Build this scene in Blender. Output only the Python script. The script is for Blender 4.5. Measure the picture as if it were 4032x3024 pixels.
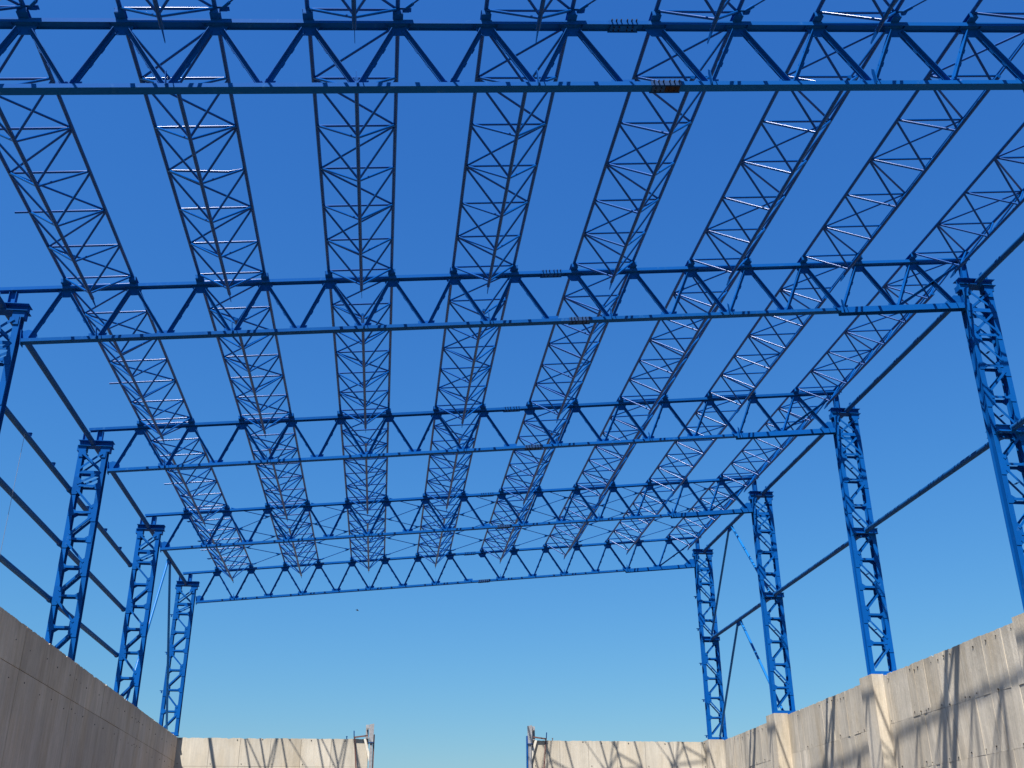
import bpy, math, random
from mathutils import Vector, Matrix
random.seed(7)
for o in list(bpy.data.objects): bpy.data.objects.remove(o)
SC = bpy.context.scene
COL = SC.collection

# ------------------------------------------------------------------ camera
cam_d = bpy.data.cameras.new('camera'); cam = bpy.data.objects.new('camera', cam_d); COL.objects.link(cam)
R_ = Vector((0.99331545, -0.1153429, -0.0045202)); U_ = Vector((-0.04439068, -0.4178473, 0.90743215)); F_ = Vector((0.1065546, 0.90116572, 0.42017433))
m = Matrix((R_, U_, -F_)).transposed().to_4x4(); m.translation = Vector((9.2373, -13.7149, 1.6))
cam.matrix_world = m
cam_d.sensor_width = 36; cam_d.lens = 36 * 4147.14 / 4032; cam_d.clip_end = 5000
SC.camera = cam
# ------------------------------------------------------------------ sky and sun
SUN = Vector((0.265, 0.44, -1.0)).normalized()          # direction the light travels
to_sun = -SUN
elev = math.asin(to_sun.z); azim = math.atan2(to_sun.x, to_sun.y)
W = bpy.data.worlds.new('World'); SC.world = W; W.use_nodes = True
nt = W.node_tree; bg = nt.nodes['Background']
sky = nt.nodes.new('ShaderNodeTexSky'); sky.sky_type = 'NISHITA'; sky.sun_disc = False
sky.sun_elevation = elev; sky.sun_rotation = azim
sky.altitude = 0; sky.air_density = 1.9; sky.dust_density = 0.0; sky.ozone_density = 10.0
sep = nt.nodes.new('ShaderNodeSeparateXYZ'); cmb = nt.nodes.new('ShaderNodeCombineXYZ'); nt.links.new(sky.outputs[0], sep.inputs[0])
for ch, (gain, gam) in enumerate(((.2326, 1.437), (.522, 1.15), (1.32, 0.80))):       # the phone's colour response to the whole sky
    pw = nt.nodes.new('ShaderNodeMath'); pw.operation = 'POWER'; pw.inputs[1].default_value = gam
    ml = nt.nodes.new('ShaderNodeMath'); ml.operation = 'MULTIPLY'; ml.inputs[1].default_value = gain
    nt.links.new(sep.outputs[ch], pw.inputs[0]); nt.links.new(pw.outputs[0], ml.inputs[0]); nt.links.new(ml.outputs[0], cmb.inputs[ch])
nt.links.new(cmb.outputs[0], bg.inputs[0]); bg.inputs[1].default_value = 0.0605
sd = bpy.data.lights.new('sun', 'SUN'); so = bpy.data.objects.new('sun', sd); COL.objects.link(so)
sd.energy = 5.0; sd.angle = math.radians(0.53); sd.color = (1.0, 0.955, 0.88)
so.rotation_euler = SUN.to_track_quat('-Z', 'Y').to_euler(); so.location = (0, 0, 40)
vs = SC.view_settings; vs.view_transform = 'Standard'; vs.look = 'None'; vs.gamma = 1; vs.use_curve_mapping = False
vs.exposure = 1.2

# ------------------------------------------------------------------ materials
def mat(name, base, rough=.5, metal=0., var=None, varscale=3., bump=0., bumpscale=40., spec=.5, coat=0.):
    M = bpy.data.materials.new(name); M.use_nodes = True
    t = M.node_tree; b = t.nodes['Principled BSDF']
    b.inputs['Base Color'].default_value = (*base, 1); b.inputs['Roughness'].default_value = rough
    b.inputs['Metallic'].default_value = metal; b.inputs['Specular IOR Level'].default_value = spec
    b.inputs['Coat Weight'].default_value = coat; b.inputs['Coat Roughness'].default_value = .12
    g = t.nodes.new('ShaderNodeNewGeometry')
    if var:
        n = t.nodes.new('ShaderNodeTexNoise'); n.inputs['Scale'].default_value = varscale; n.inputs['Detail'].default_value = 6; n.inputs['Roughness'].default_value = .65
        r = t.nodes.new('ShaderNodeValToRGB'); r.color_ramp.elements[0].position = .35; r.color_ramp.elements[1].position = .75
        r.color_ramp.elements[0].color = (*base, 1); r.color_ramp.elements[1].color = (*var, 1)
        t.links.new(g.outputs['Position'], n.inputs['Vector']); t.links.new(n.outputs['Fac'], r.inputs[0]); t.links.new(r.outputs[0], b.inputs['Base Color'])
    if bump:
        n2 = t.nodes.new('ShaderNodeTexNoise'); n2.inputs['Scale'].default_value = bumpscale; n2.inputs['Detail'].default_value = 5
        bp = t.nodes.new('ShaderNodeBump'); bp.inputs['Strength'].default_value = bump; bp.inputs['Distance'].default_value = .02
        t.links.new(g.outputs['Position'], n2.inputs['Vector']); t.links.new(n2.outputs['Fac'], bp.inputs['Height']); t.links.new(bp.outputs[0], b.inputs['Normal'])
    return M

def concrete(name, base, amp=1.0):
    """board-marked concrete: big blotches, vertical streaks, pores, tone per panel"""
    M = bpy.data.materials.new(name); M.use_nodes = True
    t = M.node_tree; N = t.nodes; L = t.links; b = N['Principled BSDF']; b.inputs['Roughness'].default_value = .9; b.inputs['Specular IOR Level'].default_value = .2
    g = N.new('ShaderNodeNewGeometry'); oi = N.new('ShaderNodeObjectInfo')
    def noise(scale, vec, detail=6, rough=.6):
        mp = N.new('ShaderNodeMapping'); mp.inputs['Scale'].default_value = vec; L.new(g.outputs['Position'], mp.inputs['Vector'])
        n = N.new('ShaderNodeTexNoise'); n.inputs['Scale'].default_value = scale; n.inputs['Detail'].default_value = detail; n.inputs['Roughness'].default_value = rough
        L.new(mp.outputs[0], n.inputs['Vector']); return n.outputs['Fac']
    def rng(sock, a, c, lo, hi):
        r = N.new('ShaderNodeMapRange'); r.inputs[1].default_value = a; r.inputs[2].default_value = c; r.inputs[3].default_value = lo; r.inputs[4].default_value = hi
        L.new(sock, r.inputs[0]); return r.outputs[0]
    def mul(a, c):
        x = N.new('ShaderNodeMath'); x.operation = 'MULTIPLY'; L.new(a, x.inputs[0]); L.new(c, x.inputs[1]); return x.outputs[0]
    d = lambda v: 1 - v * amp
    blotch = rng(noise(.8, (1, 1, .6), 8, .65), .3, .7, d(.20), 1 + .10 * amp)
    st = rng(noise(4.5, (1, 1, .07), 8, .75), .30, .70, d(.13), 1 + .09 * amp)
    st2 = rng(noise(16, (1, 1, .05), 5, .7), .34, .66, d(.10), 1 + .08 * amp)
    fine = rng(noise(30, (1, 1, .5), 6, .75), .25, .75, d(.11), 1 + .09 * amp)
    spots = rng(noise(6.5, (1, 1, .8), 3, .5), .70, .78, 1., d(.30))
    sx = N.new('ShaderNodeSeparateXYZ'); L.new(g.outputs['Position'], sx.inputs[0])
    wob = N.new('ShaderNodeMath'); wob.operation = 'MULTIPLY_ADD'; wob.inputs[1].default_value = 2.2; L.new(noise(2.4, (1, 1, .03), 5, .7), wob.inputs[0]); L.new(sx.outputs[2], wob.inputs[2])
    drip = rng(wob.outputs[0], 7.55, 8.25, 1., d(.22))          # run-off stains of uneven length below the top edge
    tone = rng(oi.outputs['Random'], 0, 1, d(.13), 1 + .07 * amp)
    k = mul(mul(mul(mul(mul(mul(blotch, st), st2), fine), tone), spots), drip)
    rgb = N.new('ShaderNodeMix'); rgb.data_type = 'RGBA'; rgb.inputs['A'].default_value = (*base, 1); rgb.inputs['B'].default_value = (base[0]*.93, base[1]*.86, base[2]*.75, 1)
    L.new(rng(noise(1.1, (1, 1, .25), 6), .46, .74, 0, .9), rgb.inputs['Factor'])
    sc = N.new('ShaderNodeVectorMath'); sc.operation = 'SCALE'; L.new(rgb.outputs['Result'], sc.inputs[0]); L.new(k, sc.inputs['Scale'])
    L.new(sc.outputs[0], b.inputs['Base Color'])
    bp = N.new('ShaderNodeBump'); bp.inputs['Strength'].default_value = .6; bp.inputs['Distance'].default_value = .014 * amp
    ad = N.new('ShaderNodeMath'); ad.operation = 'ADD'; L.new(noise(10, (1, 1, .5), 8, .7), ad.inputs[0]); L.new(noise(5, (1, 1, .04), 5), ad.inputs[1])
    L.new(ad.outputs[0], bp.inputs['Height']); L.new(bp.outputs[0], b.inputs['Normal'])
    return M

def steel(name, base, rough, spec, wear):
    """site-painted steel: slow tone drift, pale dusty scuffs, a few rust-brown flecks, tone per member"""
    M = bpy.data.materials.new(name); M.use_nodes = True; t = M.node_tree; N = t.nodes; L = t.links; b = N['Principled BSDF']
    b.inputs['Roughness'].default_value = rough; b.inputs['Specular IOR Level'].default_value = spec
    g = N.new('ShaderNodeNewGeometry'); oi = N.new('ShaderNodeObjectInfo')
    def nz(scale, lo, hi, detail=5, vec=(1, 1, 1)):
        mp = N.new('ShaderNodeMapping'); mp.inputs['Scale'].default_value = vec; L.new(g.outputs['Position'], mp.inputs['Vector'])
        n = N.new('ShaderNodeTexNoise'); n.inputs['Scale'].default_value = scale; n.inputs['Detail'].default_value = detail; n.inputs['Roughness'].default_value = .7; L.new(mp.outputs[0], n.inputs['Vector'])
        r = N.new('ShaderNodeMapRange'); r.inputs[1].default_value = lo; r.inputs[2].default_value = hi; L.new(n.outputs['Fac'], r.inputs[0]); return r.outputs[0]
    def mix(fac, a, col):
        m_ = N.new('ShaderNodeMix'); m_.data_type = 'RGBA'; m_.inputs['B'].default_value = (*col, 1)
        if isinstance(a, tuple): m_.inputs['A'].default_value = (*a, 1)
        else: L.new(a, m_.inputs['A'])
        L.new(fac, m_.inputs['Factor']); return m_.outputs['Result']
    def scale_(fac, k):
        m_ = N.new('ShaderNodeMath'); m_.operation = 'MULTIPLY'; m_.inputs[1].default_value = k; L.new(fac, m_.inputs[0]); return m_.outputs[0]
    c = mix(oi.outputs['Random'], tuple(v * .86 for v in base), tuple(v * 1.12 for v in base))
    c = mix(scale_(nz(.9, .35, .7), .55), c, (base[0] * 2, base[1] * 1.25, base[2] * 1.08))
    c = mix(scale_(nz(5, .60, .72, 7, (1, 1, .6)), .38 * wear), c, (.055, .18, .39))
    c = mix(scale_(nz(11, .71, .76, 4), .6 * wear), c, (.06, .045, .06))
    L.new(c, b.inputs['Base Color'])
    return M
BLUE = steel('blue_paint', (.001, .066, .278), .62, .04, 1.)
TUBE = steel('blue_tube_paint', (.001, .050, .225), .22, .15, .5)
NAVY = mat('navy_tube_paint', (.003, .062, .225), .55, 0, (.012, .07, .20), 2.2, .05, 50, .07)
BRACE = steel('brace_sunlit_tint', (.004, .11, .36), .3, .16, .6)  # lighter than the other tubes: sunlit look put into the base colour
BOLT = mat('dark_bolt_steel', (.010, .014, .032), .7, 0, None, 1, 0, 1, .1)
PRIMER = mat('red_primer', (.022, .013, .014), .9, 0, (.014, .011, .014), 14, 0, 40, .2)
GALV = mat('grey_splice_plate', (.006, .045, .16), .7, 0, (.02, .06, .16), 12, 0, 40, .1)
CONC_L = concrete('fair_faced_concrete', (.585, .462, .345), .95)
CONC_R = concrete('board_marked_concrete', (.515, .465, .388), 1.1)
CONC_B = concrete('pale_cast_concrete', (.49, .445, .370), .7)
HOLE = mat('tie_hole_painted_shade', (.06, .055, .05), .95)  # dark colour of solid discs, painted for the shade inside tie holes
SAND = mat('dark_earth_ground', (.11, .078, .046), .95, 0, (.085, .06, .036), .35, .5, 6)
ALU = mat('weathered_formwork_steel', (.30, .30, .31), .55, .15, (.17, .17, .18), 7, .1, 30)
PLY = mat('pale_formwork_board', (.62, .58, .50), .8, 0, (.48, .43, .36), 6)
RUST = mat('rusty_brown_steel', (.10, .045, .04), .8, 0, (.15, .07, .05), 9)
WIRE = mat('bare_wire', (.25, .30, .38), .4, .5)
BIRD = mat('dark_bird_feathers', (.03, .035, .05), .8)

# ------------------------------------------------------------------ mesh helpers
class MB:
    def __init__(s): s.v = []; s.f = []; s.sm = []
    def poly(s, vs, fs, smooth=False):
        o = len(s.v); s.v += [tuple(v) for v in vs]; s.f += [tuple(i + o for i in f) for f in fs]; s.sm += [smooth] * len(fs); return s
    def box(s, x0, x1, y0, y1, z0, z1):
        return s.poly([(x, y, z) for z in (z0, z1) for y in (y0, y1) for x in (x0, x1)],
                      [(0, 2, 3, 1), (4, 5, 7, 6), (0, 1, 5, 4), (2, 6, 7, 3), (0, 4, 6, 2), (1, 3, 7, 5)])
    def bar(s, a, b, rects, up):
        """rects (a0,a1,b0,b1) in (side, up) axes swept from a to b"""
        a = Vector(a); b = Vector(b); d = (b - a).normalized(); up = Vector(up); sd_ = d.cross(up).normalized(); u = sd_.cross(d).normalized()
        for a0, a1, b0, b1 in rects:
            c = [(a0, b0), (a1, b0), (a1, b1), (a0, b1)]
            vs_ = [p + sd_ * q + u * r for p in (a, b) for q, r in c]
            s.poly(vs_, [(0, 1, 2, 3), (7, 6, 5, 4), (0, 4, 5, 1), (1, 5, 6, 2), (2, 6, 7, 3), (3, 7, 4, 0)])
        return s
    def tube(s, pts, r, n=10, cap=True):
        pts = [Vector(p) for p in pts]
        d0 = (pts[-1] - pts[0]).normalized(); ref = Vector((0, 0, 1)) if abs(d0.z) < .9 else Vector((1, 0, 0))
        rings = []
        for i, p in enumerate(pts):
            d = (pts[min(i + 1, len(pts) - 1)] - pts[max(i - 1, 0)]).normalized(); x = d.cross(ref).normalized(); y = x.cross(d)
            rings.append([p + x * (r * math.cos(2 * math.pi * k / n)) + y * (r * math.sin(2 * math.pi * k / n)) for k in range(n)])
        vs_ = [v for ring in rings for v in ring]; fs = []
        for i in range(len(pts) - 1):
            for k in range(n): fs.append((i * n + k, i * n + (k + 1) % n, (i + 1) * n + (k + 1) % n, (i + 1) * n + k))
        s.poly(vs_, fs, True)
        if cap:
            s.poly(rings[0], [tuple(range(n))[::-1]]); s.poly(rings[-1], [tuple(range(n))])
        return s
    def prism(s, pts, off):
        """pts: closed 3-D polygon, extruded by vector off"""
        n = len(pts); off = Vector(off); a = [Vector(p) for p in pts]; b = [p + off for p in a]
        return s.poly(a + b, [tuple(range(n))[::-1], tuple(range(n, 2 * n))] + [(i, (i + 1) % n, n + (i + 1) % n, n + i) for i in range(n)])
    def mesh(s, name, material):
        me = bpy.data.meshes.new(name); me.from_pydata(s.v, [], s.f); me.update()
        me.polygons.foreach_set('use_smooth', s.sm); me.materials.append(material); return me
    def build(s, name, material, parent=None): return link(name, s.mesh(name, material), parent)

def link(name, me, parent=None, loc=None):
    o = bpy.data.objects.new(name, me); COL.objects.link(o)
    if parent: o.parent = parent
    if loc: o.location = loc
    return o
def tag(o, label, cat, group=None, kind='thing'):
    o['label'] = label; o['category'] = cat
    if group: o['group'] = group
    if kind: o['kind'] = kind
    return o
def thing(name, label, cat, loc, group=None, ry=0.):
    o = bpy.data.objects.new(name, None); COL.objects.link(o); o.location = loc; o.rotation_euler = (0, ry, 0); o.empty_display_size = .2
    return tag(o, label, cat, group)
def copy_tree(root, loc, label):
    r = root.copy(); COL.objects.link(r); r.location = loc; r['label'] = label
    for ch in root.children:
        c = ch.copy(); COL.objects.link(c); c.parent = r
        for g in ch.children:
            d = g.copy(); COL.objects.link(d); d.parent = c
    return r
def isec(h, b, tf, tw):   # I section: flanges normal to 'up'
    return [(-b/2, b/2, h/2 - tf, h/2), (-b/2, b/2, -h/2, -h/2 + tf), (-tw/2, tw/2, -h/2 + tf, h/2 - tf)]
def isec_side(h, b, tf, tw):  # flanges normal to 'side'
    return [(h/2 - tf, h/2, -b/2, b/2), (-h/2, -h/2 + tf, -b/2, b/2), (-h/2 + tf, h/2 - tf, -tw/2, tw/2)]
ORD = ['first', 'second', 'third', 'fourth', 'fifth', 'sixth', 'seventh', 'eighth']

# ------------------------------------------------------------------ geometry of the hall
D = 1.5                 # truss node spacing
S = 8.4734              # frame spacing
TH = math.atan(.1)      # mono-pitch roof
ZR = 13.726             # underside of top chord at roof x = 0
H = 1.3419              # chord to chord
CT, ST = math.cos(TH), math.sin(TH)
TD = .175               # chord depth along Y
MID = TD / 2
def roofpt(x, y, z): return (x * CT - z * ST, y, x * ST + z * CT + ZR)
WT = 6.80               # concrete wall top
def XL(y): return .97 - (y - 9.85) * .0137
def XR(y): return 23.68 + (y - 12) * .02
YB = 34.15              # face of the end wall

# ---- ground
gm = MB(); n = 24
ex = [-3000, -600, -150] + [(-60 + 12 * i) for i in range(14)] + [200, 600, 3000]
vv = [(x, y, 0) for y in ex for x in ex]; k = len(ex)
gm.poly(vv, [(j * k + i, j * k + i + 1, (j + 1) * k + i + 1, (j + 1) * k + i) for j in range(k - 1) for i in range(k - 1)])
g_ = gm.build('ground', SAND); tag(g_, 'bare dark earth ground inside and around the walled yard', 'ground', kind='structure')

# ---- concrete walls
def wall_panels(root, name, pieces, material):
    for quad, nrm, t in pieces:
        zt = max(p[2] for p in quad)
        if zt > WT - .02:                       # cast top edge: slightly ragged, with small chips
            out = []
            for p, q in zip(quad, quad[1:] + quad[:1]):
                out.append(p)
                if p[2] > WT - .02 and q[2] > WT - .02:
                    n_ = max(3, int((Vector(q) - Vector(p)).length / .09))
                    for i in range(1, n_):
                        v = Vector(p).lerp(Vector(q), (i + random.uniform(-.3, .3)) / n_); v.z += random.uniform(-.012, .006) - (random.uniform(.01, .035) if random.random() < .12 else 0); out.append(tuple(v))
            quad = out
        mb = MB(); mb.prism(quad, Vector(nrm) * -t); mb.build(name, material, root)
def holes(root, pts, nrm, material=HOLE):
    mb = MB()
    for p, r in pts:
        p = Vector(p); mb.tube([p - Vector(nrm) * .01, p + Vector(nrm) * .006], r, 7)
    o = mb.build('tie_holes', material, root); o['kind'] = 'stuff'
    return o
# left wall
y0, y1 = -16., YB + .45
lw = thing('concrete_wall', 'grey shaded concrete wall along the left side carrying the left columns', 'wall', (0, 0, 0))
core = MB(); core.prism([(XL(y0) - .03, y0, 0), (XL(y1) - .03, y1, 0), (XL(y1) - .03, y1, WT - .05), (XL(y0) - .03, y0, WT - .05)], (-.75, 0, 0)); core.build('wall_core', CONC_L, lw)
seams = [y0] + [11.9 - 2.72 * i for i in range(10, 0, -1) if 11.9 - 2.72 * i > y0 + .3] + [11.9, 14.35, 16.62, 17.5, 20.15, 22.85, 25.02, 25.66, 25.95, 28.42, 31.2, 33.3, YB - .004]
rows = [(.02, .41), (.41, 3.12), (3.12, 5.83), (5.83, WT)]
pcs = []; hp = []
for a, b in zip(seams, seams[1:]):
    for c, d in rows:
        e = random.uniform(-.004, .004); gp = .007
        A, B_ = a + gp, b - gp
        pcs.append(([(XL(A) + e, A, c + gp), (XL(B_) + e, B_, c + gp), (XL(B_) + e, B_, d - (gp if d < WT else 0)), (XL(A) + e, A, d - (gp if d < WT else 0))], (1, 0, 0), .027 + e))
        if d > 3:
            for u in (.22, .78):
                for z in (c + .25, d - .25) if d - c > 1.5 else (c + .55,):
                    y = a + (b - a) * u + random.uniform(-.06, .06); hp.append(((XL(y) + .004, y, z + random.uniform(-.05, .05)), random.uniform(.012, .022)))
wall_panels(lw, 'panel', pcs, CONC_L); holes(lw, hp, (1, 0, 0))
# right wall
rw = thing('concrete_wall', 'sunlit board-marked concrete wall with pilasters along the right side', 'wall', (0, 0, 0))
core = MB(); core.prism([(XR(y0) + .03, y0, 0), (XR(y1) + .03, y1, 0), (XR(y1) + .03, y1, WT - .05), (XR(y0) + .03, y0, WT - .05)], (.78, 0, 0)); core.build('wall_core', CONC_R, rw)
pil = [(j * S + MID - .43, j * S + MID + .43) for j in range(-1, 5)]
edges = []
y = 9.44
ys = [y0]
cur = y0 + .5
while cur < 33.6:
    ys.append(cur); cur += random.choice([.22, .28, .34, .42, .5, .62, .85])
ys.append(YB - .004)
rowsR = [(.02, 1.4), (1.4, 2.75), (2.75, 4.1), (4.1, 5.42), (5.42, WT)]
pcs = []; hp = []
for a, b in zip(ys, ys[1:]):
    for c, d in rowsR:
        e = random.uniform(-.009, .009); gp = .003 if d < WT else .003
        top = d - random.choice((.0, .001, .003, .006)) if d < WT else d - random.uniform(0, .012)
        tw = random.uniform(-.006, .006)
        pcs.append(([(XR(a + gp) + e, a + gp, c + .004), (XR(a + gp) + e, a + gp, top), (XR(b - gp) + e + tw, b - gp, top), (XR(b - gp) + e + tw, b - gp, c + .004)], (-1, 0, 0), .018))
        if d > 2.8:
            for z in ((c + .08, d - .16) if d == WT else (c + .1,)):
                if random.random() < .45:
                    y = random.uniform(a + .04, b - .04); hp.append(((XR(y) - .012, y, z + random.uniform(-.04, .04)), random.uniform(.014, .026)))
wall_panels(rw, 'panel', pcs, CONC_R); holes(rw, hp, (-1, 0, 0))
for a, b in pil:
    y = (a + b) / 2; mb = MB(); w = XR(y) + .02
    mb.box(23.44, w, a, b, 0, 6.84)
    mb.build('pilaster', CONC_R, rw)
# end wall, two lengths with a gap
def end_wall(label, xa, xb, step0):
    r = thing('concrete_wall', label, 'wall', (0, 0, 0))
    MB().box(xa, xb, YB + .03, YB + .43, 0, WT - .05).build('wall_core', CONC_B, r)
    xs = [xa]; cur = xa + step0
    while cur < xb - .5: xs.append(cur); cur += 1.27
    xs.append(xb)
    pcs = []; hp = []
    for a, b in zip(xs, xs[1:]):
        for c, d in [(.02, 2.98), (2.98, 5.66), (5.66, WT)]:
            e = random.uniform(-.004, .004)
            pcs.append(([(a + .006, YB + e, c + .005), (b - .006, YB + e, c + .005), (b - .006, YB + e, d - (.005 if d < WT else 0)), (a + .006, YB + e, d - (.005 if d < WT else 0))], (0, -1, 0), .026))
            if d == WT: hp.append(((random.uniform(a + .1, b - .1), YB - .006, WT - random.uniform(.03, .1)), .025)); hp.append(((a + .12, YB - .006, c + .1), .02))
    wall_panels(r, 'panel', pcs, CONC_B); holes(r, hp, (0, -1, 0))
    return r
end_wall('pale sunlit end wall left of the gap, striped by thin shadows', XL(YB) - .02, 8.62, 1.35)
end_wall('pale sunlit end wall right of the gap, striped by shadows', 15.72, XR(YB) + .02, 1.2)

# ------------------------------------------------------------------ roof trusses (local: x along the slope, y depth, z normal to roof)
XA, XB = .62, 23.56     # bottom chord ends, roof x
def angle_pair(mb, a, b, w=.065, gap=.016, bumps=True):
    """two back-to-back angles in the truss plane, outstanding legs on the upper edge, with packing plates"""
    a = Vector(a); b = Vector(b); t = .009; d = (b - a).normalized()
    nrm = Vector((-d.z, 0, d.x));  nrm = nrm if nrm.z > 0 else -nrm
    for sgn in (-1, 1):
        ya = MID + sgn * gap / 2; yb = ya + sgn * t; yc = ya + sgn * .078
        for n0, n1, p0, p1 in ((-w / 2, w / 2 - t, ya, yb), (w / 2 - t, w / 2, ya, yc)):
            q = [a + nrm * n0, b + nrm * n0, b + nrm * n1, a + nrm * n1]
            mb.prism([(v.x, p0, v.z) for v in q], (0, p1 - p0, 0))
    if bumps:
        for f in (.36, .62):
            p = a.lerp(b, f); q = [p - d * .05 - nrm * (w / 2 + .016), p + d * .05 - nrm * (w / 2 + .016), p + d * .05 + nrm * (w / 2 + .012), p - d * .05 + nrm * (w / 2 + .012)]
            mb.prism([(v.x, MID - .007, v.z) for v in q], (0, .014, 0))
def tz(x): return 0.
ZT = .04                # system line of the top chord
ZBm = -H + .04          # system line of the bottom chord
mesh_cache = {}
def build_truss(label, idx):
    r = thing('roof_truss', label, 'roof truss', (0, idx * S, ZR), 'blue roof trusses', -TH)
    # top chord: I section laid on its side
    mb = MB(); mb.bar((.02, MID, ZT), (24.12, MID, ZT), isec_side(TD, .08, .009, .010), (0, 0, 1))
    tc = mb.build('top_chord', BLUE, r)
    mb = MB(); mb.bar((XA, MID, ZBm), (13.46 * D, MID, ZBm), [(-TD / 2, TD / 2, -.04, .04)], (0, 0, 1))
    mb.box(XA - .014, XA - .002, -.01, TD + .01, -H - .06, -H + .30)
    bc = mb.build('bottom_chord', BLUE, r)
    mb = MB(); mb.bar((13.46 * D, MID, ZBm - .028), (XB, MID, ZBm - .028), isec_side(TD + .02, .155, .011, .012), (0, 0, 1)); mb.box(XB + .002, XB + .014, -.03, TD + .03, -H - .1, -H + .3)
    mb.build('end_chord', BLUE, r)
    # splices
    def splice(parent, x0, x1, z0, z1, prim):
        m_ = MB(); m_.box(x0, x1, -.012, -.001, z0 - .012, z1 + .004); m_.box(x0, x1, TD + .001, TD + .012, z0 - .02, z1); 
        m_.box(x0 + .03, x1 - .03, .02, TD - .02, z0 - .014, z0 - .002)
        link('splice_plate', m_.mesh('splice_plate', BLUE if not prim else GALV), parent)
        m_ = MB()
        for i in range(6):
            x = x0 + .05 + (x1 - x0 - .1) * (i + (.35 if i > 2 else 0)) / 5.35
            m_.tube([(x, -.058, z1 - .024), (x, .0, z1 - .024)], .013, 7)
        for i in range(4):
            x = x0 + .09 + (x1 - x0 - .2) * (i + (.6 if i > 1 else 0)) / 3.6
            for yy in (.05, .125): m_.tube([(x, yy, z0 - .040), (x, yy, z0 - .012)], .013, 7)
        link('bolts', m_.mesh('bolts', BOLT), parent)['kind'] = 'stuff'
    splice(tc, 12.66, 13.20, 0, .08, False)
    splice(bc, 13.20, 13.74, -H, -H + .08, True)
    # web
    for kk in range(1, 16):
        x = kk * D
        for sgn in (-1, 1):
            if kk == 9 and sgn < 0: continue
            xb_ = x + sgn * D / 2; wd = .068
            if kk == 1 and sgn < 0: xb_ = XA + .12
            if kk == 15 and sgn > 0: xb_ = XB - .16; wd = .085
            mb = MB(); a = Vector((x + sgn * .085, 0, -.10)); b = Vector((xb_ - sgn * .06, 0, -H + .095 if abs(xb_ - x) < 1 else -H + .14))
            angle_pair(mb, a, b, wd); mb.build('diagonal', BLUE, r)
        mb = MB()
        mb.prism([(x - .19, MID - .005, -.001), (x + .19, MID - .005, -.001), (x + .165, MID - .005, -.09), (x + .085, MID - .005, -.195), (x - .085, MID - .005, -.195), (x - .165, MID - .005, -.09)], (0, .010, 0))
        for ex_ in (-.20, .20): mb.box(x + ex_ - .004, x + ex_ + .004, .012, TD - .012, .002, .034)
        mb.build('gusset_plate', BLUE, r)
        # purlin seat: short I piece lying across the chord
        mb = MB(); mb.bar((x, -.13, .132), (x, TD + .13, .132), isec(.10, .17, .010, .010), (0, 0, 1)); mb.box(x - .075, x + .075, -.132, -.124, .094, .170)
        mb.build('purlin_seat', BLUE, r)
        xb_ = (kk + .5) * D
        if kk < 15:
            mb = MB(); mb.prism([(xb_ - .20, MID - .005, -H + .081), (xb_ + .20, MID - .005, -H + .081), (xb_ + .20, MID - .005, -H + .19), (xb_ - .20, MID - .005, -H + .19)], (0, .010, 0)); mb.build('gusset_plate', BLUE, r)
        if kk % 2 == 1 and kk < 15:
            mb = MB(); mb.prism([(xb_ - .006, -.10, -H - .02), (xb_ - .006, -.003, -H - .02), (xb_ - .006, -.003, -H + .24), (xb_ - .006, -.035, -H + .31), (xb_ - .006, -.10, -H + .24)], (.012, 0, 0)); mb.build('stay_plate', BLUE, r)
    mb = MB(); mb.bar((24.0, -.13, .132), (24.0, TD + .13, .132), isec(.10, .19, .010, .010), (0, 0, 1)); mb.build('purlin_seat', BLUE, r)
    # big end gussets and the extra end strut on the high side
    mb = MB(); mb.prism([(XA, MID - .006, -H + .081), (XA + .34, MID - .006, -H + .081), (XA + .30, MID - .006, -H + .28), (XA + .12, MID - .006, -H + .34), (XA, MID - .006, -H + .30)], (0, .012, 0)); mb.build('gusset_plate', BLUE, r)
    mb = MB(); mb.prism([(XB, MID - .006, -H + .091), (XB - .52, MID - .006, -H + .091), (XB - .46, MID - .006, -H + .16), (XB - .16, MID - .006, -H + .36), (XB, MID - .006, -H + .34)], (0, .012, 0)); mb.build('gusset_plate', BLUE, r)
    mb = MB(); angle_pair(mb, (14.5 * D + .16, 0, -H + .16), (23.86, 0, -.06), .06); mb.build('end_strut', BLUE, r)
    return r
tl = ['nearest blue roof truss, crossing the whole top of the picture', 'second blue roof truss from the camera', 'third blue roof truss from the camera, the middle one', 'fourth blue roof truss from the camera', 'farthest blue roof truss, above the end wall']
t0 = build_truss(tl[0], 0)
for i in range(1, 5): copy_tree(t0, (0, i * S, ZR), tl[i])
bc0 = [c for c in t0.children if c.name.startswith('bottom_chord')][0]
m_ = MB(); m_.box(13.46, 13.71, .02, TD - .02, -H - .022, -H - .0155); m_.build('primer_patch', PRIMER, bc0)

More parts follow.
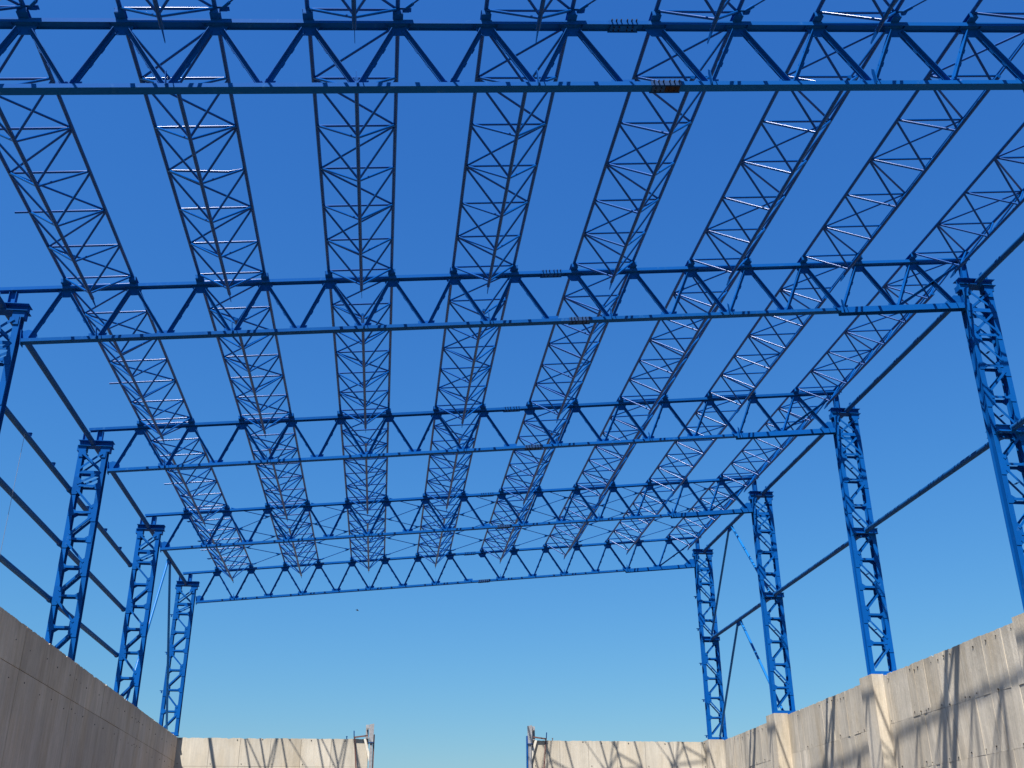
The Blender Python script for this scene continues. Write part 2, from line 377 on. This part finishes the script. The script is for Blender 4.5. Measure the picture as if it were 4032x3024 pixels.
# ------------------------------------------------------------------ lattice purlins (local: x across, y along the bay, z normal to roof)
NY = [.245 + 1.3557 * i for i in range(7)]; AY = [.245 + 1.3557 * (i + .5) for i in range(6)]
ZC, ZA = .205, -.60
RC, RS = .038, .0245
def build_purlin(label, loc, first=False, bent=None, lugs=()):
    r = thing('lattice_purlin', label, 'purlin', loc, 'blue lattice purlins between the trusses', -TH)
    MB().tube([(0, .02, ZC), (0, S + .11, ZC)], RC, 12).build('chord', TUBE, r)
    MB().tube([(D, .02, ZC), (D, S + .11, ZC)], RC, 12).build('chord', TUBE, r)
    MB().tube([(D / 2, AY[0] - .25, ZA), (D / 2, AY[5] + .26, ZA)], RC, 12).build('chord', TUBE, r)
    for i, y in enumerate(NY):
        x0_ = -.30 if (first and i == 4) else .02
        pts = [(x0_, y, ZC), (D - .02, y, ZC)]
        if bent == i: pts = [(x0_, y, ZC), (D * .78, y + .02, ZC - .045), (D - .02, y, ZC)]
        MB().tube(pts, RS, 9).build('cross_strut', TUBE, r)
    for i in range(6):
        a, b = ((D - .03, 0.03) if i % 2 == 0 else (0.03, D - .03))
        MB().tube([(a, NY[i] + .03, ZC), (b, NY[i + 1] - .03, ZC)], RS, 9).build('roof_diagonal', TUBE, r)
    for x in (0, D):
        for i in range(6):
            for yy in (NY[i], NY[i + 1]):
                s_ = .025 if yy < AY[i] else -.025
                MB().tube([(x, yy + s_, ZC - .01), (D / 2, AY[i] - s_, ZA + .01)], RS, 9).build('web_strut', TUBE, r)
    # blade-like end plates of the lower chord
    for s_, y in ((1, AY[5] + .24),):
        mb = MB(); mb.prism([(D / 2 - .005, y, ZA + .045), (D / 2 - .005, y + s_ * .12, ZA + .03), (D / 2 - .005, y + s_ * .30, ZA - .02), (D / 2 - .005, y + s_ * .30, ZA - .055), (D / 2 - .005, y + s_ * .02, ZA - .06)], (.010, 0, 0)); mb.build('end_plate', BLUE, r)
    for x, i, s_ in lugs:
        mb = MB(); p = Vector((x + s_ * .03, NY[i], ZC)); mb.box(min(p.x, p.x + s_ * .20), max(p.x, p.x + s_ * .20), NY[i] - .05, NY[i] + .05, ZC - .006, ZC + .006); mb.box(min(p.x + s_ * .05, p.x + s_ * .16), max(p.x + s_ * .05, p.x + s_ * .16), NY[i] - .035, NY[i] + .035, ZC - .03, ZC - .007); mb.build('brace_lug', BLUE, r)
    return r
bays = ['in front of nearest truss', 'between nearest and second trusses', 'between second and third trusses', 'between third and fourth trusses', 'between fourth and farthest trusses']
protos = {}
for b in range(5):
    for i in range(8):
        kk = 2 * i + 1
        lab = 'blue triangular lattice purlin, %s from left, %s' % (ORD[i], bays[b])
        y = (b - 1) * S; loc = roofpt(kk * D, y, 0)
        lug = ()
        if b in (0, 4):
            lug = tuple([(0, q, -1) for q in (1, 3, 5)] + ([(D, q, 1) for q in (2, 4, 6)] if i < 7 else []))
        key = (i == 0, 'bent' if (b == 1 and i == 1) else None, lug)
        if key in protos: pu = copy_tree(protos[key], loc, lab)
        else: pu = protos[key] = build_purlin(lab, loc, i == 0, 3 if key[1] else None, lug)
        pu.location.x += random.uniform(-.012, .012); pu.rotation_euler = (random.uniform(-.0008, .0008), -TH + random.uniform(-.006, .006), random.uniform(-.0012, .0012))
# roof bracing rods zigzagging between the purlins
def rod(label, a, b, group):
    a = Vector(a); b = Vector(b); d = (b - a).normalized()
    r = thing('brace_rod', label, 'bracing rod', a, group)
    L_ = b - a
    MB().tube([d * .14, L_ - d * .14], .0165, 8).build('rod', TUBE, r)
    for p, q in ((d * .05, d * .22), (L_ - d * .22, L_ - d * .05)): MB().tube([p, q], .030, 8).build('turnbuckle', BLUE, r)
for b, nm, rng_ in ((4, 'farthest bay', range(6)), (0, 'bay before nearest truss', range(3, 6))):
    for i in range(7):
        for s_ in rng_:
            xr = (2 * i + 2) * D + .10; xl = (2 * i + 3) * D - .10; y = (b - 1) * S
            p = [(xr if s_ % 2 == 0 else xl, NY[s_]), (xl if s_ % 2 == 0 else xr, NY[s_ + 1])]
            A, B_ = [roofpt(px, y + py, ZC - .012) for px, py in p]
            rod('thin bracing rod, %s from front, between %s and %s purlins, %s' % (ORD[s_], ORD[i], ORD[i + 1], nm), A, B_, 'roof bracing rods')

# ------------------------------------------------------------------ lattice columns
CW = .82; CF = .135; CDp = .25    # overall width, flange width, depth along Y
def build_column(label, x, y, zlev, ztop, side, midz=None, lugz=(), lugside=-1):
    z0 = 6.845
    r = thing('lattice_column', label, 'column', (x, y, 0), 'blue lattice columns')
    xi = CW / 2 - CF / 2
    for sx in (-1, 1):
        mb = MB(); mb.bar((sx * xi, 0, z0 + .02), (sx * xi, 0, ztop), isec(CDp, CF, .010, .008), (0, 1, 0)); mb.build('chord', BLUE, r)
    mb = MB(); mb.box(-CW / 2 - .05, CW / 2 + .03, -.16, .16, z0 - .003, z0 + .018)
    mb.box(-CW / 2 + .10, CW / 2 + .01, -.150, -.138, z0 + .019, z0 + .13)
    for sx in (-1, 1): mb.prism([(sx * xi - .11, -.155, z0 + .019), (sx * xi + .11, -.155, z0 + .019), (sx * xi + .05, -.155, z0 + .15), (sx * xi - .05, -.155, z0 + .15)], (0, .012, 0))
    mb.build('base_plate', BLUE, r)
    levels = [z0 + .12] + zlev
    node = lambda i: (-xi if i % 2 == 0 else xi)
    tt = .010
    for face in (-1, 1):
        yf = face * (CDp / 2)
        def pl(pts, o=0.):
            ya = yf + face * (.001 + o); MB().prism([(px, ya, pz) for px, pz in pts], (0, face * tt, 0)).build('gusset_plate', BLUE, r)
        for i, z in enumerate(levels):
            s_ = -1 if i % 2 == 0 else 1
            if i:
                a = s_ * (xi + CF * .45); b = s_ * (CW / 2 - CF - .105); c = s_ * (CW / 2 - CF)
                pl([(a, z - .27), (c, z - .27), (b, z - .17), (b, z + .17), (c, z + .27), (a, z + .27)] if s_ < 0 else [(a, z + .27), (c, z + .27), (b, z + .17), (b, z - .17), (c, z - .27), (a, z - .27)])
                a = -s_ * (xi + CF * .3); b = -s_ * (CW / 2 - CF - .10); c = -s_ * (CW / 2 - CF)
                q = [(a, z - .10), (c, z - .10), (b, z - .035), (b, z + .035), (c, z + .10), (a, z + .10)]
                pl(q if s_ > 0 else q[::-1])
                mb = MB(); ya = yf + face * (tt + .003)
                lo, hi = (0, .008) if face > 0 else (-.008, 0)
                mb.box(-CW / 2 + CF + .04, CW / 2 - CF - .04, min(ya, ya + face * .008), max(ya, ya + face * .008), z - .032, z + .032)
                mb.box(-CW / 2 + CF + .04, CW / 2 - CF - .04, min(ya, ya - face * .058), max(ya, ya - face * .058), z + .0245, z + .0315)
                mb.build('batten', BLUE, r)
            if i + 1 < len(levels):
                a = Vector((node(i), yf + face * (tt + .004), z + (.05 if i else .02))); b = Vector((node(i + 1), yf + face * (tt + .004), levels[i + 1] - .05))
                d = (b - a).normalized(); L = (b - a).length; a2 = a + d * .12; b2 = b - d * .12
                mb = MB(); mb.bar(a2, b2, [(-.03, .03, 0, .008), (.022, .03, -.058, 0)] if face > 0 else [(-.03, .03, 0, .008), (.022, .03, -.058, 0)], (0, face, 0)); mb.build('lacing', BLUE, r)
        # X panels below the cap
        zb = levels[-1]
        if side < 0:
            zz = 12.385; pl([(-CW / 2 + CF, zz - .045), (CW / 2 - CF, zz - .045), (CW / 2 - CF, zz + .045), (-CW / 2 + CF, zz + .045)], .002)
            MB().bar(Vector((-xi + .05, yf + face * (tt + .005), zb + .06)), Vector((xi - .05, yf + face * (tt + .005), zz - .05)), [(-.03, .03, 0, .008)], (0, face, 0)).build('lacing', BLUE, r); zb = zz
        tops = [(zb + .04, zb + (ztop - zb) * .52), (zb + (ztop - zb) * .54, ztop - .02)] if ztop - zb > 1.0 else [(zb + .04, ztop - .02)]
        for ti, (za, zc) in enumerate(tops):
            for q, sg in enumerate((-1, 1)):
                o_ = .026 + .011 * q
                a = Vector((sg * (xi - .05), yf + face * (tt + o_), za + .05)); b = Vector((-sg * (xi - .05), yf + face * (tt + o_), zc - .05))
                MB().bar(a, b, [(-.03, .03, 0, .008)], (0, face, 0)).build('lacing', BLUE, r)
            for sx in (-1, 1):
                c = sx * (CW / 2 - CF); b = sx * (CW / 2 - CF - .09); a = sx * (xi + CF * .3)
                for zz in ((zc - .07,) if ti == 0 else (za + .07, zc - .07)):
                    q = [(a, zz - .11), (c, zz - .11), (b, zz - .05), (b, zz + .05), (c, zz + .11), (a, zz + .11)]; pl(q if sx < 0 else q[::-1], .0115 + .0115 * ti)
        if len(tops) == 2:
            zz = (tops[0][1] + tops[1][0]) / 2; pl([(-CW / 2 + CF, zz - .05), (CW / 2 - CF, zz - .05), (CW / 2 - CF, zz + .05), (-CW / 2 + CF, zz + .05)], .036)
    # spacers tying the two faces
    mb = MB()
    for i in range(len(levels) - 1):
        p = Vector(((node(i) + node(i + 1)) / 2, 0, (levels[i] + levels[i + 1]) / 2)); mb.box(p.x - .03, p.x + .03, -CDp / 2 + .06, CDp / 2 - .06, p.z - .005, p.z + .005)
    mb.build('spacers', BLUE, r)['kind'] = 'stuff'
    # cap: packing plates, cap beam across, stub posts under the truss end
    for sx in (-1, 1): MB().box(sx * xi - .13, sx * xi + .13, -.115, .115, ztop + .002, ztop + .155).build('cap_block', BLUE, r)
    zc = ztop + .158
    MB().bar((-CW / 2 - .05, 0, zc + .09), (CW / 2 + .12, 0, zc + .09), isec(.18, .31, .012, .010), (0, 0, 1)).build('cap_beam', BLUE, r)
    chordz = lambda X: ZR + .1 * X
    stubs = (-.30, .10) if side < 0 else (-.20,)
    for xs_ in stubs:
        top = chordz(x + xs_) - .022
        mb = MB(); mb.bar((xs_, 0, zc + .182), (xs_, 0, top), isec_side(.16, .14, .010, .010), (0, 1, 0)); mb.build('stub_post', BLUE, r)
    if side > 0:
        mb = MB(); mb.bar((.33, 0, zc + .182), (.33, 0, zc + .44), isec_side(.14, .14, .010, .010), (0, 1, 0)); mb.build('stub_post', BLUE, r)
    if midz:
        for f in (-1, 1):
            MB().bar((-CW / 2 + .06, f * (CDp / 2 + .085), midz), (CW / 2 + .03, f * (CDp / 2 + .085), midz), isec(.17, .10, .010, .008), (0, 0, 1)).build('bracket_beam', BLUE, r)
    for lz in lugz:
        mb = MB(); xo = lugside * CW / 2
        a, b = sorted((xo + lugside * .002, xo + lugside * .16)); mb.box(a, b, -.06, .06, lz + .02, lz + .032); a, b = sorted((xo + lugside * .06, xo + lugside * .10)); mb.box(a, b, -.05, .05, lz - .07, lz + .0195)
        mb.build('girt_lug', BLUE, r)
    return r
LLEV = [7.82, 8.70, 9.53, 10.35, 11.15, 11.96]; RLEV = [7.81, 8.67, 9.52, 10.40, 11.27, 12.16, 13.02, 13.89]
CXL, CXR = .25, 23.99
fr = ['under the nearest truss', 'under the second truss', 'under the third truss', 'under the fourth truss', 'under the farthest truss']
GZ = [11.90, 10.27, 8.65]
for i in range(5):
    y = i * S + MID
    if i == 0: cl = build_column('left blue lattice column ' + fr[0], CXL, y, LLEV, 13.06, -1, None, GZ, -1); cr = build_column('right blue lattice column ' + fr[0], CXR, y, RLEV, 15.20, 1, 11.29)
    elif i < 4: copy_tree(cl, (CXL, y, 0), 'left blue lattice column ' + fr[i]); copy_tree(cr, (CXR, y, 0), 'right blue lattice column ' + fr[i])
    else: copy_tree(cl, (CXL, y, 0), 'left blue lattice column ' + fr[4]); build_column('right blue lattice column ' + fr[4] + ' with small side lugs', CXR, y, RLEV, 15.20, 1, 11.29, (13.25, 11.75, 10.18, 8.57, 7.03), -1)

# ------------------------------------------------------------------ longitudinal tubes, girts and braces
def tube_thing(name, label, cat, a, b, r, material, group, collars=0, ends=True, n=16):
    a = Vector(a); b = Vector(b); d = (b - a); u = d.normalized()
    t = thing(name, label, cat, a, group)
    MB().tube([u * .02, d - u * .02], r, n).build('tube', material, t)
    if ends:
        for p, q in ((u * .0, u * .018), (d - u * .018, d)): MB().tube([p, q], r * 1.25, n).build('end_plate', BLUE, t)
    for c in range(collars):
        p = d * ((c + 1) / (collars + 1)); MB().tube([p - u * .02, p + u * .02], r * 1.035, n).build('weld_band', material, t)
    return t
bn = {1: 'between the nearest and second columns', 2: 'between the second and third columns', 3: 'between the third and fourth columns', 4: 'between the fourth and farthest columns'}
for b in range(1, 5):
    ya, yb = (b - 1) * S + MID, b * S + MID
    tube_thing('eave_tube', 'thick dark blue eave tube, left side, %s' % bn[b], 'tube', (.22, ya + .008, 13.31), (.22, yb - .008, 13.31), .075, NAVY, 'eave tubes', 2)
    tube_thing('eave_tube', 'thick dark blue eave tube, right side, %s' % bn[b], 'tube', (24.05, ya + .008, 15.45), (24.05, yb - .008, 15.45), .075, NAVY, 'eave tubes', 4)
    tube_thing('wall_tube', 'thick dark blue tube halfway up the right columns, %s' % bn[b], 'tube', (24.05, ya + .27, 11.29), (24.05, yb - .27, 11.29), .075, NAVY, 'mid-height tubes', 0)
    if b < 4:
        for z, nm in zip(GZ, ('upper', 'middle', 'lower')):
            g = tube_thing('girt_tube', '%s girt tube outside the left columns, %s' % (nm, bn[b]), 'tube', (CXL - CW / 2 - .10, ya + .03, z - .03), (CXL - CW / 2 - .10, yb - .03, z - .03), .075, NAVY, 'girt tubes', 1, True)
            if z == GZ[0]:
                for f in (.24, .52, .78):
                    mb = MB(); yy = (yb - ya) * f; mb.prism([(-.05, yy - .004, .07), (.06, yy - .004, .07), (.06, yy - .004, .15), (-.05, yy - .004, .15)], (0, .008, 0)); mb.box(-.05, .06, yy - .05, yy + .05, .151, .158); mb.build('cleat', BLUE, g)
# chevron braces in the last bay
ym = 3.5 * S + MID; y4 = 3 * S + MID; y5 = 4 * S + MID
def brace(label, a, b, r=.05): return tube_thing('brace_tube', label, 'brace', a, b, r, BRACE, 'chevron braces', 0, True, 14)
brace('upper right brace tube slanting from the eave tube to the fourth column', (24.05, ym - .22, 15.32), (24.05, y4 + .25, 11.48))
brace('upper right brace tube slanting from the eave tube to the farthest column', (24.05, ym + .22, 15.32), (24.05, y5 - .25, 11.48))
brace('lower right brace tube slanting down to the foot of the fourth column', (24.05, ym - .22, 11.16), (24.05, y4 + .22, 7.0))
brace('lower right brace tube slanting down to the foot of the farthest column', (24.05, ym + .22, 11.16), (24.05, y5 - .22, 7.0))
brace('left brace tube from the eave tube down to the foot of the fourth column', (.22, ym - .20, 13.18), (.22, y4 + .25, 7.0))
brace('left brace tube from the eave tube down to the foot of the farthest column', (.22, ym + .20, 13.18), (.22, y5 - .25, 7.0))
for x, z, nm in ((24.05, 15.45, 'right eave tube'), (24.05, 11.29, 'right mid-height tube'), (.22, 13.31, 'left eave tube')):
    mb = MB(); mb.prism([(x - .006, ym - .36, z - .077), (x - .006, ym + .36, z - .077), (x - .006, ym + .16, z - .26), (x - .006, ym - .16, z - .26)], (.012, 0, 0))
    tag(mb.build('brace_gusset', BLUE), 'small blue gusset plate under the middle of the ' + nm, 'gusset plate', 'brace gussets')

# ------------------------------------------------------------------ sag wires on the left girts
for yw, nm in ((S + 1.15, 'near the second column'), (S + 3.95, 'midway between second and third columns')):
    x = CXL - CW / 2 - .10
    mb = MB(); mb.tube([(x + .085, yw, GZ[0] - .10), (x + .085, yw, WT + .0)], .006, 6)
    tag(mb.build('sag_wire', WIRE), 'thin wire hanging past the left girt tubes, ' + nm, 'wire', 'sag wires')

# ------------------------------------------------------------------ stop-end formwork at the gap
def stop_end(label, x, s_):
    r = thing('stop_end_formwork', label, 'formwork', (x, YB, 0))
    q = lambda a, b: (min(x * 0 + s_ * a, s_ * b), max(s_ * a, s_ * b))
    mb = MB(); a, b = q(-.02, .10); mb.box(a, b, -.16, -.06, 0.3, 6.62); mb.box(a, b, -.055, .0, 0.3, 6.60); mb.build('upright', ALU, r)
    mb = MB(); a, b = q(-.06, .12)
    mb.prism([(a, -.18, 6.66), (b, -.18, 6.66), (b + .01, -.16, 7.42), (a - .02, -.16, 7.38)], (0, .05, 0)); mb.build('upper_board', ALU, r)
    mb = MB(); a, b = q(-.22, -.10); mb.prism([(a, .05, 6.68), (b, .05, 6.68), (b, .09, 7.40), (a, .09, 7.40)], (0, .05, 0)); a, b = q(-.20, .02); mb.box(a, b, -.10, .05, 7.22, 7.27); mb.box(a, b, -.10, .05, 6.80, 6.85); mb.build('upper_frame', ALU, r)
    mb = MB(); a, b = q(-.10, .14); mb.box(a, b, -.20, .08, 6.622, 6.655); mb.build('head_plate', GALV, r)
    mb = MB(); a, b = q(.115, .175); mb.box(a, b, -.10, .10, 0.2, 6.98); mb.build('waler', TUBE if s_ < 0 else RUST, r)
    mb = MB(); mb.bar((s_ * -.12, -.10, 6.93), (s_ * -.72, -.06, 6.855), [(-.03, .03, -.028, .028)], (0, 0, 1)); mb.build('tie_bar', RUST, r)
    mb = MB(); mb.tube([(s_ * -.70, -.06, 6.84), (s_ * -.72, -.06, 7.13)], .022, 8); mb.build('blue_pin', TUBE, r)
    mb = MB(); mb.bar((s_ * -.68, -.08, 6.84), (s_ * -.42, -.50, 4.4), [(-.022, .022, -.022, .022)], (0, 0, 1)); mb.build('prop', RUST, r)
    mb = MB(); mb.bar((s_ * -.24, -.07, 6.80), (s_ * .02, -.07, 5.9), [(-.05, .05, -.02, .02)], (0, 1, 0)); mb.build('knee_board', PLY, r)
    return r
stop_end('grey stop-end formwork post with brown tie bar, left edge of the gap', 8.70, 1)
stop_end('grey stop-end formwork post with blue waler, right edge of the gap', 15.62, -1)
for x in (7.68, 16.62):
    mb = MB(); mb.tube([(x, YB + .10, WT - .01), (x, YB + .10, WT + .09)], .022, 8); mb.tube([(x, YB + .10, WT + .09), (x, YB + .10, WT + .12)], .034, 8)
    tag(mb.build('tie_rod_stub', TUBE if x < 10 else ALU), 'short tie rod stub on the end wall top, %s of the gap' % ('left' if x < 10 else 'right'), 'tie rod')

# ------------------------------------------------------------------ bird far beyond the end wall
bd = Vector((-0.0295, 1.0079, 0.2257)).normalized(); bp_ = cam.location + bd * 110
mb = MB(); 
mb.tube([(-.16, 0, .05), (-.08, 0, .02), (.05, 0, 0), (.13, 0, -.01)], .055, 8)
mb.prism([(-.10, 0, .03), (.06, 0, .02), (-.02, -.35, .09), (-.14, -.38, .10)], (0, 0, .012)); mb.prism([(-.10, 0, .03), (.06, 0, .02), (-.02, .35, .09), (-.14, .38, .10)], (0, 0, .012))
mb.prism([(-.15, -.03, .05), (-.15, .03, .05), (-.30, .06, .09), (-.30, -.06, .09)], (0, 0, .01))
o = mb.build('bird', BIRD); o.location = bp_; o.scale = (.75,) * 3; tag(o, 'tiny dark bird flying in the sky beyond the farthest truss', 'bird')
